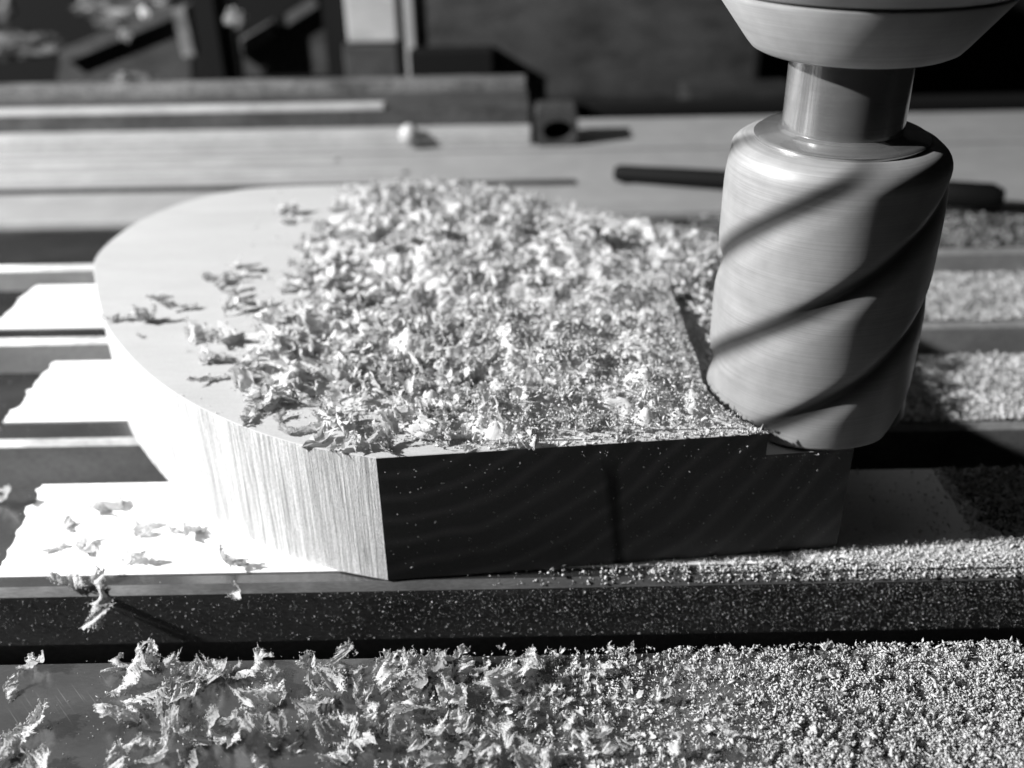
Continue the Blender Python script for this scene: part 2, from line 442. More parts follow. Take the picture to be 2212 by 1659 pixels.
def chuck():
    root = empty('collet_chuck', (AX, AY, 7.0))
    z = 7.14
    pr = [(0.86, z + 0.12), (0.84, z + 0.0), (1.1, z), (1.24, z + 0.01), (1.32, z + 0.05), (1.39, z + 0.13), (1.84, z + 0.72), (1.845, z + 0.75), (1.80, z + 0.765)]
    nut = lathe('collet_nut', pr, 'chuck', AX, AY, 128, root); sharp(nut, 50)
    g = lathe('groove_ring', [(1.80, z + 0.75), (1.81, z + 0.90)], 'groove', AX, AY, 128, root)
    bd = lathe('chuck_body', [(1.79, z + 0.80), (1.87, z + 0.80), (1.89, z + 0.815), (2.35, z + 1.3), (2.6, z + 2.0), (2.6, z + 6.0)], 'chuck', AX, AY, 128, root); sharp(bd, 30)
    return tag(root, 'grey conical collet chuck holding the cutter shank at the top of the photo', 'collet chuck')
chuck()

# ------------------------------------------------------------------ things behind
def quadbox(name, x0, x1, ytop, ybot, Y, depth, mats, parent=None, bev=0.04, floor=None):
    "upright box whose front face stands at distance Y and fills the given span of the view"
    a = atY(x0, (ytop + ybot) / 2, Y); b = atY(x1, (ytop + ybot) / 2, Y)
    zt = atY((x0 + x1) / 2, ytop, Y).z; zb = atY((x0 + x1) / 2, ybot, Y).z if floor is None else floor
    return box(name, a.x, b.x, Y, Y + depth, zb, zt, mats, parent, bev)

# stepped clamping bar lying across the back of the table
cb = empty('clamping_bar', (-8, 33.5, 0.1))
xe = atY(1148, 330, 33.2).x
zf = atY(600, 291, 33.2).z
box('bar_base', -30, xe, 33.15, 33.98, 0.10, zf, 'bright_bar', cb, 0.06)
box('bar_step', -30, xe - 0.05, 34.0, 36.3, 0.10, atY(600, 240, 34.0).z, 'bar_dark', cb, 0.03)
zz = atY(600, 240, 34.0).z
xm = atY(830, 236, 34).x
box('edge_strip', -30, xm, 33.97, 34.4, zz - 0.02, zz + 0.17, 'bright_bar', cb, 0.05)
box('back_rail', -30, xe - 0.1, 36.3, 37.0, -0.5, atY(600, 180, 36.3).z, 'bar', cb, 0.05)
tag(cb, 'long stepped metal bar lying across the back of the table, dusty', 'metal bar')
# screw heads
for (x, y, rad, lab) in ((884, 291, 0.32, 'small shiny round screw head on the long bar at the back'), (1447, 292, 0.17, 'tiny bright screw head on the table behind the black rod')):
    Yv = 33.0 if x < 1000 else 36.0
    p = atY(x, y, Yv)
    bm = bmesh.new(); bmesh.ops.create_uvsphere(bm, u_segments=20, v_segments=12, radius=rad); me = bpy.data.meshes.new('screw_head'); bm.to_mesh(me); bm.free()
    o = link('screw_head', me, 'white_paint', None, p, True); o.scale = (1, 0.8, 1.1); tag(o, lab, 'screw')
# end bracket with a slot hole
def bracket():
    Yb = 33.0
    x0 = atY(1158, 300, Yb).x; x1 = atY(1247, 300, Yb).x; zt = atY(1200, 238, Yb).z; z0 = 0.1
    c = atY(1205, 283, Yb); hx, hz = 0.5, 0.34
    outer = [(x0, z0), (x1, z0), (x1, zt), (x0, zt)]; n = 24
    bm = bmesh.new(); L_ = []
    # plate built as a ring between the square outline and the hole
    ins, outs = [], []
    for k in range(n):
        a = 2 * pi * k / n; ins.append((c.x + hx * cos(a), c.z + hz * sin(a)))
        dx, dz = cos(a), sin(a); cx_, cz_ = (x0 + x1) / 2, (z0 + zt) / 2
        s = min(((x1 - x0) / 2) / max(abs(dx), 1e-6), ((zt - z0) / 2) / max(abs(dz), 1e-6)); outs.append((cx_ + dx * s, cz_ + dz * s))
    for (yy) in (Yb, Yb + 1.2):
        L_.append(([bm.verts.new((p[0], yy, p[1])) for p in ins], [bm.verts.new((p[0], yy, p[1])) for p in outs]))
    for k in range(n):
        j = (k + 1) % n
        bm.faces.new([L_[0][0][k], L_[0][0][j], L_[0][1][j], L_[0][1][k]]); bm.faces.new([L_[1][0][k], L_[1][1][k], L_[1][1][j], L_[1][0][j]])
        bm.faces.new([L_[0][0][k], L_[1][0][k], L_[1][0][j], L_[0][0][j]]); bm.faces.new([L_[0][1][k], L_[0][1][j], L_[1][1][j], L_[1][1][k]])
    bmesh.ops.recalc_face_normals(bm, faces=bm.faces)
    me = bpy.data.meshes.new('end_bracket'); bm.to_mesh(me); bm.free()
    root = empty('end_bracket', ((x0 + x1) / 2, Yb, z0)); o = link('bracket_plate', me, 'mid_iron'); keep(o, root)
    box('hole_backing', x0 + 0.05, x1 - 0.05, Yb + 1.21, Yb + 1.3, z0, zt - 0.05, 'void', root, 0)
    tag(root, 'small square metal bracket with a dark slot hole at the end of the bar', 'bracket')
bracket()

# black rod lying on the table behind the cutter
def rod():
    a = at(1338, 392, 0.12); b = at(2125, 452, 0.12)
    ra, rb = 0.25, 0.37
    root = empty('black_rod', (a.x, a.y, 0.1))
    d = (b - a); d.z = 0; Ln = d.length; d.normalize(); q = Vector((0, 0, 1)).rotation_difference(d)
    def part(name, prof, seg, dx=0):
        v, f = [], []
        for (r, s) in prof:
            for k in range(seg):
                an = 2 * pi * (k + 0.5) / seg
                n = Vector((-d.y, d.x, 0)); zc = 0.12 + ra + (rb - ra) * min(max(s / Ln, 0), 1)
                p = a + d * s + n * (r * cos(an)) + Vector((0, 0, r * sin(an))); p.z += zc - 0.12
                v.append(p)
        for i in range(len(prof) - 1):
            for k in range(seg):
                k2 = (k + 1) % seg; f.append((i * seg + k, i * seg + k2, (i + 1) * seg + k2, (i + 1) * seg + k))
        f.append(tuple(range(seg))); f.append(tuple(range((len(prof) - 1) * seg, len(prof) * seg)))
        o = from_py(name, v, f, 'black', smooth=True); sharp(o, 35)
        bm = bmesh.new(); bm.from_mesh(o.data); bmesh.ops.recalc_face_normals(bm, faces=bm.faces); bm.to_mesh(o.data); bm.free()
        keep(o, root)
    part('rod_shaft', [(ra * 0.6, -0.16), (ra * 0.92, -0.08), (ra, 0.05), (rb * 0.9, Ln * 0.86)], 28)
    part('rod_head', [(rb, Ln * 0.86), (rb * 1.02, Ln * 0.86 + 0.02), (rb * 1.02, Ln + 0.1), (rb * 0.62, Ln + 0.42)], 10)
    tag(root, 'black tapered rod lying on the table behind the cutter', 'rod')
rod()

# machine casting, black recess, posts and brackets, all out of focus
YB = 46.0
mc = empty('machine_column', (0, YB, -3))
quadbox('casting_panel', 893, 1660, -260, 222, YB - 3, 5, 'mid_iron', mc, 0.3)
quadbox('casting_foot', 1480, 1720, 195, 260, YB - 5, 1.9, 'dark_iron', mc, 0.2)
tag(mc, 'dark grey machine casting filling the back behind the cutter, out of focus', 'machine casting')
o = quadbox('black_box', 886, 1064, 112, 190, YB - 4.2, 1.15, 'void'); tag(o, 'small black box standing against the grey casting', 'box')
o = quadbox('dark_cover', 1640, 2500, -400, 262, YB + 6, 2, 'void'); tag(o, 'black machine cover behind the chuck at the right', 'machine cover')
o = quadbox('dark_band', 1240, 2500, 222, 300, 37.6, 1.0, 'void'); tag(o, 'low black tray edge behind the table at the right', 'band')  # plain near-black box along the far edge of the table
st = empty('steel_upright', (-8, YB - 2, -3))
quadbox('polished_face', 735, 848, -260, 92, YB - 2, 1.6, 'bright_bar', st, 0.1)
quadbox('upright_foot', 745, 862, 96, 210, YB - 1.9, 2.0, 'mid_iron', st, 0.1)
tag(st, 'bright upright steel block standing behind the bar', 'upright')
o = quadbox('thin_post', 868, 889, -260, 205, YB - 3.3, 0.5, 'pale_plate'); tag(o, 'thin pale upright rod right of the bright upright', 'post')
o = quadbox('grey_post', 455, 492, -260, 205, YB - 1, 0.8, 'mid_iron'); tag(o, 'narrow dark grey post in front of the left brackets', 'post')
o = quadbox('black_post', 408, 456, -260, 205, YB - 1.4, 0.8, 'void'); tag(o, 'wide black post beside the narrow grey post', 'post')
o = quadbox('black_upright', 690, 738, -260, 205, YB - 1.4, 0.8, 'void'); tag(o, 'black panel strip left of the bright upright', 'panel')
def strip(name, p, q, wpx, Y, dep, mats, parent):
    a = atY(*p, Y); b = atY(*q, Y); d = (b - a).normalized(); n = Vector((-d.z, 0, d.x)) * (wpx * Y / F * 0.55)
    v = [a + n, a - n, b - n, b + n]; v = v + [x + Vector((0, dep, 0)) for x in v]
    f = [(0,1,2,3),(7,6,5,4),(0,4,5,1),(1,5,6,2),(2,6,7,3),(3,7,4,0)]
    o = from_py(name, v, f, mats); keep(o, parent); return o
def gusset(pts, strips, label):
    Y = YB + 1
    c = atY(*pts[0], Y); root = empty('gusset_bracket', (c.x, Y, c.z))
    v = [atY(*p, Y) for p in pts]; n = len(v); v = v + [x + Vector((0, 0.4, 0)) for x in v]
    f = [tuple(range(n)), tuple(reversed(range(n, 2 * n)))] + [(i, (i + 1) % n, n + (i + 1) % n, n + i) for i in range(n)]
    o = from_py('gusset_web', v, f, 'dark_iron'); keep(o, root)
    for (p, q, wp, mt) in strips: strip('gusset_flange', p, q, wp, Y - 0.6, 1.4, mt, root)
    tag(root, label, 'bracket')
gusset([(130, 128), (372, 22), (412, 128), (412, 190), (120, 190)], [((130, 126), (372, 26), 20, 'mid_iron'), ((384, 18), (408, 122), 24, 'bar')], 'triangular iron bracket with pale flange at the far left')
gusset([(500, 122), (690, -6), (740, 60), (748, 160), (500, 165)], [((505, 112), (585, 66), 22, 'bar'), ((612, 48), (682, 4), 18, 'mid_iron')], 'triangular iron bracket between the grey post and the bright upright')
# dark backing behind it all
o = box('back_panel', -45, 60, YB + 12, YB + 13, -35, 26, 'void'); tag(o, 'black back panel of the machine far behind everything', 'panel')
def lump(name, x, y, rx, ry, Y, mt, label, cat, seed):
    p = atY(x, y, Y); s = Y / F * 1.06
    bm = bmesh.new(); bmesh.ops.create_icosphere(bm, subdivisions=4, radius=1)
    from mathutils import noise as mn
    for vv in bm.verts:
        k = mn.noise(vv.co * 1.7 + Vector((seed, 0, 0))) * 0.5 + mn.noise(vv.co * 4.5 + Vector((0, seed, 0))) * 0.25
        vv.co *= 1 + k
        vv.co = Vector((vv.co.x * rx * s, vv.co.y * rx * s * 0.35, vv.co.z * ry * s))
    me = bpy.data.meshes.new(name); bm.to_mesh(me); bm.free()
    o = link(name, me, mt, None, p, False); tag(o, label, cat); return o
lump('crumpled_cloth', 290, 2, 130, 42, YB + 3.5, 'mid_iron', 'crumpled pale cloth behind the triangular bracket at top left', 'cloth', 3)
lump('crumpled_cloth', 60, 98, 75, 26, YB + 3.0, 'dark_iron', 'dim grey cloth in the darkness at the far left edge', 'cloth', 9)
lump('crumpled_cloth', 5, 15, 20, 26, YB + 2.5, 'mid_iron', 'small pale scrap of cloth in the top left corner', 'cloth', 5)
lump('blurred_spot', 312, 28, 10, 10, YB - 2, 'bright_bar', 'lump shaped as a bright bokeh dot above the left bracket', 'spot', 1)  # solid lump standing in for an out-of-focus dot of light
lump('blurred_spot', 272, 76, 11, 12, YB - 2, 'bar', 'lump shaped as a dull bokeh dot on the slope of the left bracket', 'spot', 2)  # same stand-in for a dimmer dot of light
lump('blurred_spot', 506, 40, 17, 16, YB - 2, 'bar', 'pale blurred blob right of the narrow grey post', 'spot', 4)  # plain pale lump
lump('dust_clump', 264, 167, 10, 10, 37.0, 'bar', 'small pale lump of dust on top of the bar at the back', 'dust clump', 6)
lump('dust_clump', 300, 172, 45, 12, 37.4, 'mid_iron', 'low grey dust clump on the bar top beside a paler lump', 'dust clump', 7)

# ------------------------------------------------------------------ shavings
def flake(seed, Ln, Wd, curl, nu=15, nv=7, fuzz=26, rag=0.5, lump_=0.035):
    """ragged torn shaving: a curled strip with frayed edges and small splinters; numpy verts, triangles"""
    r = np.random.default_rng(seed)
    u = np.linspace(0, 1, nu); v = np.linspace(-1, 1, nv)
    U, V_ = np.meshgrid(u, v, indexing='ij')
    def smooth_noise(n, k):
        c = r.normal(size=k); return np.interp(np.linspace(0, k - 1, n), np.arange(k), c)
    wid = Wd * (0.6 + 0.4 * np.sin(np.pi * np.clip(u * 1.1, 0, 1)) + 0.25 * smooth_noise(nu, 6)); wid = np.clip(wid, 0.2 * Wd, None)
    cen = 0.25 * Wd * smooth_noise(nu, 5)
    lat = V_ * wid[:, None] * 0.5
    for side, sg in ((0, -1), (nv - 1, 1)):            # frayed border: long and short teeth
        t = r.exponential(0.085, nu) * rag * 2; t[r.random(nu) < 0.4] *= -0.6
        lat[:, side] += sg * Wd * np.clip(t, -0.14, 0.5)
        s2 = 1 if side == 0 else nv - 2
        lat[:, s2] += sg * Wd * np.clip(t * 0.35, -0.12, 0.15)
    lat += cen[:, None] + r.normal(size=lat.shape) * Wd * 0.018
    along = U + r.normal(size=U.shape) * 0.25 / nu
    along[0, :] -= r.exponential(0.045, nv); along[-1, :] += r.exponential(0.045, nv)
    ang = (along - 0.5) * curl
    Rr = Ln / max(abs(curl), 0.2)
    X = Rr * np.sin(ang); Z = Rr * (1 - np.cos(ang))
    Z = Z + (V_ ** 2) * Wd * r.uniform(-0.2, 0.35)
    ph = r.uniform(0, 6, 3)
    Z = Z + Wd * 0.09 * np.sin(along * r.uniform(6, 12) + V_ * r.uniform(1, 3) + ph[0]) + Wd * 0.04 * np.sin(along * 27 + V_ * 4 + ph[1]) + r.normal(size=Z.shape) * Wd * 0.012
    tw = r.uniform(-1.1, 1.1)
    a = (U - 0.5) * tw; Y = lat * np.cos(a); Z = Z + lat * np.sin(a)
    P = np.stack([X, Y, Z], -1).reshape(-1, 3)
    T = []
    hole = r.random((nu, nv)) < 0.04
    for i in range(nu - 1):
        for j in range(nv - 1):
            edge = j in (0, nv - 2) or i in (0, nu - 2)
            q = i * nv + j
            if hole[i, j] and nu > 12: continue
            if edge and r.random() < 0.55:
                if r.random() < 0.8: T.append([(q, q + nv, q + 1), (q + nv, q + nv + 1, q + 1), (q, q + nv + 1, q + 1), (q, q + nv, q + nv + 1)][r.integers(0, 4)])
                continue
            T += [(q, q + nv, q + nv + 1), (q, q + nv + 1, q + 1)]
    base = P; P = [P]; k = nu * nv
    OT = [(0, 2, 4), (2, 1, 4), (1, 3, 4), (3, 0, 4), (2, 0, 5), (1, 2, 5), (3, 1, 5), (0, 3, 5)]
    OV = np.array([(1, 0, 0), (-1, 0, 0), (0, 1, 0), (0, -1, 0), (0, 0, 1), (0, 0, -1)], float)
    for _ in range(fuzz):                      # crumbly fringe: short chains of little lumps, and a few splinters
        x_ = r.random()
        if x_ < 0.72: i = r.integers(0, nu); j = r.choice([0, nv - 1])
        elif x_ < 0.86: i = r.choice([0, nu - 1]); j = r.integers(0, nv)
        else: i, j = r.integers(0, nu), r.integers(0, nv)
        p = base[i * nv + j]
        d = r.normal(size=3) * 0.7; d[1] += (1 if j > nv / 2 else -1) * 0.8; d /= np.linalg.norm(d)
        if r.random() < 0.75:
            s = Wd * lump_ * r.uniform(0.5, 1.3)
            for _k in range(r.integers(1, 4)):
                P.append(p + OV * s * r.uniform(0.5, 1.3, (6, 1)) + r.normal(0, 0.22, (6, 3)) * s); T += [(a + k, b + k, c + k) for a, b, c in OT]; k += 6
                p = p + d * s * 1.3 + r.normal(size=3) * s * 0.6; s *= 0.85
        else:
            s = Wd * r.uniform(0.05, 0.13); e = np.cross(d, r.normal(size=3)); e /= np.linalg.norm(e); w_ = s * r.uniform(0.2, 0.4)
            mid = p + d * s * 0.55 + r.normal(size=3) * s * 0.18
            P.append(np.array([p - e * w_, p + e * w_, mid + e * w_ * .8, mid - e * w_ * .8, p + d * s]))
            T += [(k, k + 1, k + 2), (k, k + 2, k + 3), (k + 3, k + 2, k + 4)]; k += 5
    P = np.concatenate(P).astype(np.float32); T = np.array(T, dtype=np.int32)
    P[:, 2] -= P[:, 2].min()
    return P, T
PROT = [flake(100 + i, 1.0, random.uniform(0.45, 0.8), random.uniform(0.8, 3.4), 20, 9, 34, 0.5, 0.045) for i in range(26)]
LOW = [flake(200 + i, 1.0, random.uniform(0.45, 0.8), random.uniform(1.2, 4.2), 12, 6, 9, 0.5, 0.06) for i in range(36)]
BIG = [flake(300 + i, 1.0, random.uniform(0.5, 0.8), random.uniform(0.6, 3.6), 50, 17, 230, 0.24, 0.026) for i in range(16)]
def euler_mats(n, tilt, r):
    yaw = r.uniform(0, 2 * np.pi, n); a = r.normal(0, tilt, n); b = r.normal(0, tilt, n)
    cy, sy, ca, sa, cb, sb = np.cos(yaw), np.sin(yaw), np.cos(a), np.sin(a), np.cos(b), np.sin(b)
    Z = np.zeros(n); O = np.ones(n)
    Rz = np.stack([cy, -sy, Z, sy, cy, Z, Z, Z, O], -1).reshape(n, 3, 3)
    Rx = np.stack([O, Z, Z, Z, ca, -sa, Z, sa, ca], -1).reshape(n, 3, 3)
    Ry = np.stack([cb, Z, sb, Z, O, Z, -sb, Z, cb], -1).reshape(n, 3, 3)
    return Rz @ Rx @ Ry
def scatter(name, protos, pos, size, tilt, mt, r, parent=None):
    n = len(pos); mats = euler_mats(n, tilt, r); pick = r.integers(0, len(protos), n)
    VV, TT, off = [], [], 0
    for k, (P, T) in enumerate(protos):
        idx = np.where(pick == k)[0]
        if not len(idx): continue
        W_ = np.einsum('nij,vj->nvi', mats[idx], P) * size[idx][:, None, None]
        zmin = W_[:, :, 2].min(1)
        W_[:, :, 2] -= (zmin * 0.8)[:, None]
        W_ += pos[idx][:, None, :]
        VV.append(W_.reshape(-1, 3)); TT.append((T[None] + (np.arange(len(idx)) * len(P))[:, None, None] + off).reshape(-1, 3)); off += len(idx) * len(P)
    return from_np(name, np.concatenate(VV), np.concatenate(TT), mt)
def grain(seed):
    r = np.random.default_rng(seed)
    P = np.array([(1, 0, 0), (-1, 0, 0), (0, 1, 0), (0, -1, 0), (0, 0, 1), (0, 0, -1)], float) * r.uniform(0.15, 1.5, (6, 1)) + r.normal(0, 0.38, (6, 3)); P *= r.uniform(0.35, 1.3, 3)
    if seed % 3 == 0: P *= np.array([2.0, 0.45, 0.45])
    T = np.array([(0, 2, 4), (2, 1, 4), (1, 3, 4), (3, 0, 4), (2, 0, 5), (1, 2, 5), (3, 1, 5), (0, 3, 5)])
    return P.astype(np.float32), T
GR = [grain(i) for i in range(24)]
def gsize(r, n, med, sig=0.42): return np.clip(med * np.exp(r.normal(0, sig, n)), med * 0.35, med * 3.0)

def in_poly(x, y, poly):
    ins = np.zeros(len(x), bool); n = len(poly)
    for i in range(n):
        x1, y1 = poly[i]; x2, y2 = poly[(i + 1) % n]
        c = ((y1 > y) != (y2 > y)) & (x < (x2 - x1) * (y - y1) / (y2 - y1 + 1e-12) + x1); ins ^= c
    return ins
def vnoise(x, y, s, seed):
    r = np.random.default_rng(seed); g = r.random((64, 64))
    xs, ys = x * s + 100, y * s + 100; xi, yi = np.floor(xs).astype(int), np.floor(ys).astype(int); fx, fy = xs - xi, ys - yi
    fx = fx * fx * (3 - 2 * fx); fy = fy * fy * (3 - 2 * fy)
    G = lambda a, b: g[a % 64, b % 64]
    return (G(xi, yi) * (1 - fx) + G(xi + 1, yi) * fx) * (1 - fy) + (G(xi, yi + 1) * (1 - fx) + G(xi + 1, yi + 1) * fx) * fy

# outline of the heap on the block top (places in the photograph put down on the wood)
hp = [at(x, y, H) for x, y in ((760, 408), (850, 400), (930, 398), (1000, 402), (1100, 415), (1180, 432), (1290, 460), (1400, 480), (1560, 505))]
heap_back = [(p.x, min(p.y, 23.0)) for p in hp]
heap_poly = heap_back + [(4.3, 18.7), (3.7, 18.3), (3.2, 17.8), (2.93, 17.2), (2.92, 14.0), (2.9, 13.4), (3.0, 13.0), (3.25, 12.5), (3.5, 12.2)] + [tuple(at(x, y, H).xy) for x, y in
     ((1500, 946), (1300, 957), (1100, 964), (960, 958), (830, 935), (700, 905), (580, 875), (500, 825), (515, 770), (470, 725), (560, 690), (640, 655), (600, 610), (650, 550), (670, 500), (720, 450))]
def dist_in(x, y):
    "rough distance to the heap outline, positive inside"
    d = np.full(len(x), 1e9); n = len(heap_poly)
    for i in range(n):
        ax, ay = heap_poly[i]; bx, by = heap_poly[(i + 1) % n]
        t = np.clip(((x - ax) * (bx - ax) + (y - ay) * (by - ay)) / ((bx - ax) ** 2 + (by - ay) ** 2 + 1e-9), 0, 1)
        d = np.minimum(d, np.hypot(x - ax - t * (bx - ax), y - ay - t * (by - ay)))
    return np.where(in_poly(x, y, heap_poly), d, -d)
def heap_h(x, y):
    d = np.clip(dist_in(x, y), 0, 2.2) / 2.2
    b = d ** 0.8 * (0.42 + 0.25 * (vnoise(x, y, 0.7, 5) - 0.5) * 2)
    return b * (0.35 + 1.15 * vnoise(x, y, 1.9, 6) ** 1.3) * np.clip(0.55 + 0.13 * (x + 3), 0.35, 1.15) 
# body of the heap: crumbs heaped on the wood
def heap_mound():
    n = 210; xs = np.linspace(-6, 4.9, n); ys = np.linspace(11.6, 23.2, n)
    X, Y = np.meshgrid(xs, ys, indexing='ij'); x, y = X.ravel(), Y.ravel()
    h = heap_h(x, y) * 0.75; h += (vnoise(x, y, 4.2, 8) - 0.45) * 0.30 * (h > 0.05) + (vnoise(x, y, 11, 9) - 0.5) * 0.15 * (h > 0.05)
    Z = H + 0.002 + np.clip(h, 0, None); ok = (h > 0.02).reshape(n, n)
    idx = np.arange(n * n).reshape(n, n)
    m = ok[:-1, :-1] & ok[1:, :-1] & ok[:-1, 1:] & ok[1:, 1:]
    a, b, c, d = idx[:-1, :-1][m], idx[1:, :-1][m], idx[1:, 1:][m], idx[:-1, 1:][m]
    T = np.concatenate([np.stack([a, b, c], -1), np.stack([a, c, d], -1)])
    used, inv = np.unique(T, return_inverse=True)
    V = np.stack([x, y, Z], -1)[used]
    o = from_np('sawdust_mound', V, inv.reshape(-1, 3), 'dust'); tag(o, 'packed body of the heap of crumbs on the block top', 'sawdust', kind='stuff')
heap_mound()
def sample(n, x0, x1, y0, y1, dens, seed):
    r = np.random.default_rng(seed); X = np.empty(0); Y = np.empty(0)
    while len(X) < n:
        x = r.uniform(x0, x1, n * 3); y = r.uniform(y0, y1, n * 3); k = r.random(n * 3) < dens(x, y)
        X = np.concatenate([X, x[k]]); Y = np.concatenate([Y, y[k]])
    return X[:n], Y[:n], r
def size_at(x, y): return np.clip(0.42 - 0.058 * (x + 3.2), 0.10, 0.48) * (1.0 - 0.028 * (y - 12))
def hd(x, y):
    d = dist_in(x, y); c = vnoise(x, y, 2.4, 11)
    return np.where(d > -0.9, np.clip(0.22 + d * 0.7, 0, 1) * (0.06 + 0.94 * (c > 0.46 - 0.02 * x)) * np.clip(0.42 + 0.16 * (x + 4), 0.3, 1) + np.where(d < 0, 0.05 * (c > 0.55), 0), 0)
def on_block(x, y): return in_poly(x, y, [p for p in curve if not (p[0] > 4.3 and p[1] < 20)] + END + SIDE + [CUT1]) & (np.hypot(0, 0) == 0)
x, y, r = sample(4200, -7.2, 4.9, 11.7, 23, lambda x, y: hd(x, y) * on_block(x, y), 21)
s = size_at(x, y) * r.uniform(0.6, 1.25, len(x))
pos = np.stack([x, y, H + heap_h(x, y) * 0.72 + ((vnoise(x, y, 4.2, 8) - 0.45) * 0.26 + r.uniform(-0.03, 0.06, len(x))) * (dist_in(x, y) > 0.35)], -1); pos[:, 2] = np.maximum(pos[:, 2], H + 0.004)
o = scatter('shaving_heap', LOW, pos, s, 0.6, 'shaving', r); tag(o, 'heap of small torn wood shavings covering the block top', 'shavings', kind='stuff')
# crumbs between them and over the milled floor
x, y, r = sample(34000, -5.5, 4.85, 11.7, 23, lambda x, y: np.where(dist_in(x, y) > -0.12, np.clip(0.2 + 0.17 * (x + 3), 0.08, 1) * np.clip(1.9 - y / 14, 0.4, 1), 0.006), 22)
pos = np.stack([x, y, H + heap_h(x, y) * 0.75 + r.uniform(0.0, 0.15, len(x)) * (dist_in(x, y) > 0.15)], -1)
ok = on_block(x, y)
cx = np.array([p[0] for p in curve] + [CUT4[0], FR[0]]); 

pos = pos[ok]; o = scatter('wood_crumbs', GR, pos, gsize(r, len(pos), 0.0135), 0.9, 'dust', r); tag(o, 'fine wood crumbs sprinkled through the heap on the block', 'sawdust', kind='stuff')
pk = [CUT1] + SIDE[::-1] + END[::-1] + [(4.6, 18.4), (4.86, 17.8), CUT4, FR]
x, y, r = sample(9000, 2.9, 4.9, 12.0, 18.6, lambda x, y: in_poly(x, y, pk) * np.clip((y - 12.2) / 3, 0.03, 1), 23)
pos = np.stack([x, y, PF + 0.01 + r.uniform(0, 0.12, len(x)) * np.clip((y - 14) / 3, 0, 1)], -1)
o = scatter('milled_dust', GR, pos, gsize(r, len(pos), 0.013), 0.9, 'dust', r); tag(o, 'fine dust lying in the milled recess around the cutter tip', 'sawdust', kind='stuff')

x, y, r = sample(760, 2.95, 4.9, 14.0, 19.0, lambda x, y: in_poly(x, y, pk + [(4.5, 18.9)]) * np.clip((y - 14.2) / 3, 0, 1) * np.clip((x - 3.1) * 2 + (y > 17), 0.15, 1), 26)
pos = np.stack([x, y, PF + 0.01 + r.uniform(0.2, 1, len(x)) * 0.55 * np.clip((y - 15.2) / 2.4, 0, 1) ** 1.3], -1)
o = scatter('recess_shavings', LOW, pos, r.uniform(0.10, 0.26, len(x)), 0.6, 'shaving', r); tag(o, 'small shavings filling the far end of the milled slot', 'shavings', kind='stuff')

# ---- individual shavings
MESH_B = []
for i, (P, T) in enumerate(BIG):
    me = bpy.data.meshes.new('wood_shaving'); me.from_pydata(P.tolist(), [], T.tolist()); me.polygons.foreach_set('use_smooth', [True] * len(me.polygons)); me.materials.append(M['shaving']); MESH_B.append(me)
MESH_P = []
for i, (P, T) in enumerate(PROT):
    me = bpy.data.meshes.new('wood_shaving'); me.from_pydata(P.tolist(), [], T.tolist()); me.polygons.foreach_set('use_smooth', [True] * len(me.polygons)); me.materials.append(M['shaving']); MESH_P.append(me)
COUNT = [0]; ALLS = []
def put(me, p, s, rot, label, group, sc=(1, 1, 1)):
    o = bpy.data.objects.new('wood_shaving', me); COL.objects.link(o)
    Rm = Matrix.Rotation(rot[2], 3, 'Z') @ Matrix.Rotation(rot[1], 3, 'Y') @ Matrix.Rotation(rot[0], 3, 'X')
    co = np.empty(len(me.vertices) * 3, dtype=np.float32); me.vertices.foreach_get('co', co); co = co.reshape(-1, 3) * np.array(sc)
    z = (co @ np.array(Rm).T)[:, 2].min() * s
    o.location = (p[0], p[1], p[2] - z * 0.92); o.rotation_euler = Rm.to_euler(); o.scale = tuple(s * k for k in sc)
    tag(o, label, 'wood shaving', group); COUNT[0] += 1; ALLS.append(o); return o
G1 = 'wood shavings scattered on the front rail'; G2 = 'wood shavings on the heap on the block'; G3 = 'stray shavings on the bare wood'; G4 = 'shavings lying on the white tape'
rr = random.Random(5)
pxs = 12.0 / F
def big(x, y, wpx, label, group, yaw=None, tilt=0.35, z=0.0, sc=(1, 1, 1), depth=None, k=None):
    p = at(x, y, z); d = (p - CAM).dot(fwd)
    put(MESH_B[rr.randrange(len(MESH_B)) if k is None else k], p, wpx * d / F, (rr.gauss(0, tilt), rr.gauss(0, tilt), rr.uniform(0, 6.28) if yaw is None else yaw), label, group, sc)
# the ones that stand alone have labels of their own
big(80, 1448, 62, 'small ragged shaving alone at the left end of the front rail', G1)
big(25, 1492, 52, 'little shaving cut by the left edge of the photo on the front rail', G1)
big(45, 1600, 150, 'long broad shaving standing at the left edge on the front rail', G1, yaw=1.2, tilt=0.15, sc=(1, 0.8, 1))
big(78, 1652, 70, 'shaving at the bottom left corner right of the long broad one', G1)
big(250, 1446, 56, 'flat little shaving just left of the large curled cluster on the front rail', G1, tilt=0.15)
big(255, 1568, 88, 'upright shaving with a narrow shadow left of the large cluster', G1, yaw=1.4)
big(278, 1620, 40, 'tiny flat flake below the upright shaving on the front rail', G1, tilt=0.1)
_p = at(204, 1262, 0)
put(MESH_B[2], (_p.x, Y_FAR + 0.02, -0.42), 0.85, (0.1, 0.75, -pi / 2), 'long shaving drooping over the rail edge into the front slot', 'shavings at the rail edge', (1, 0.6, 0.5))
big(150, 1262, 72, 'fluffy shaving on the rail edge beside the drooping one', 'shavings at the rail edge')
big(520, 1286, 44, 'small shaving caught on the chamfered rail edge below the block', 'shavings at the rail edge')
big(490, 1232, 66, 'shaving at the front edge of the tape below the round side', G4)
big(232, 1106, 72, 'shaving on the tape highest up, near its torn end', G4, tilt=0.2)
big(150, 1140, 44, 'small flake near the torn end of the front tape', G4)
big(120, 1188, 46, 'grey flake lying flat on the left of the front tape', G4, tilt=0.1)
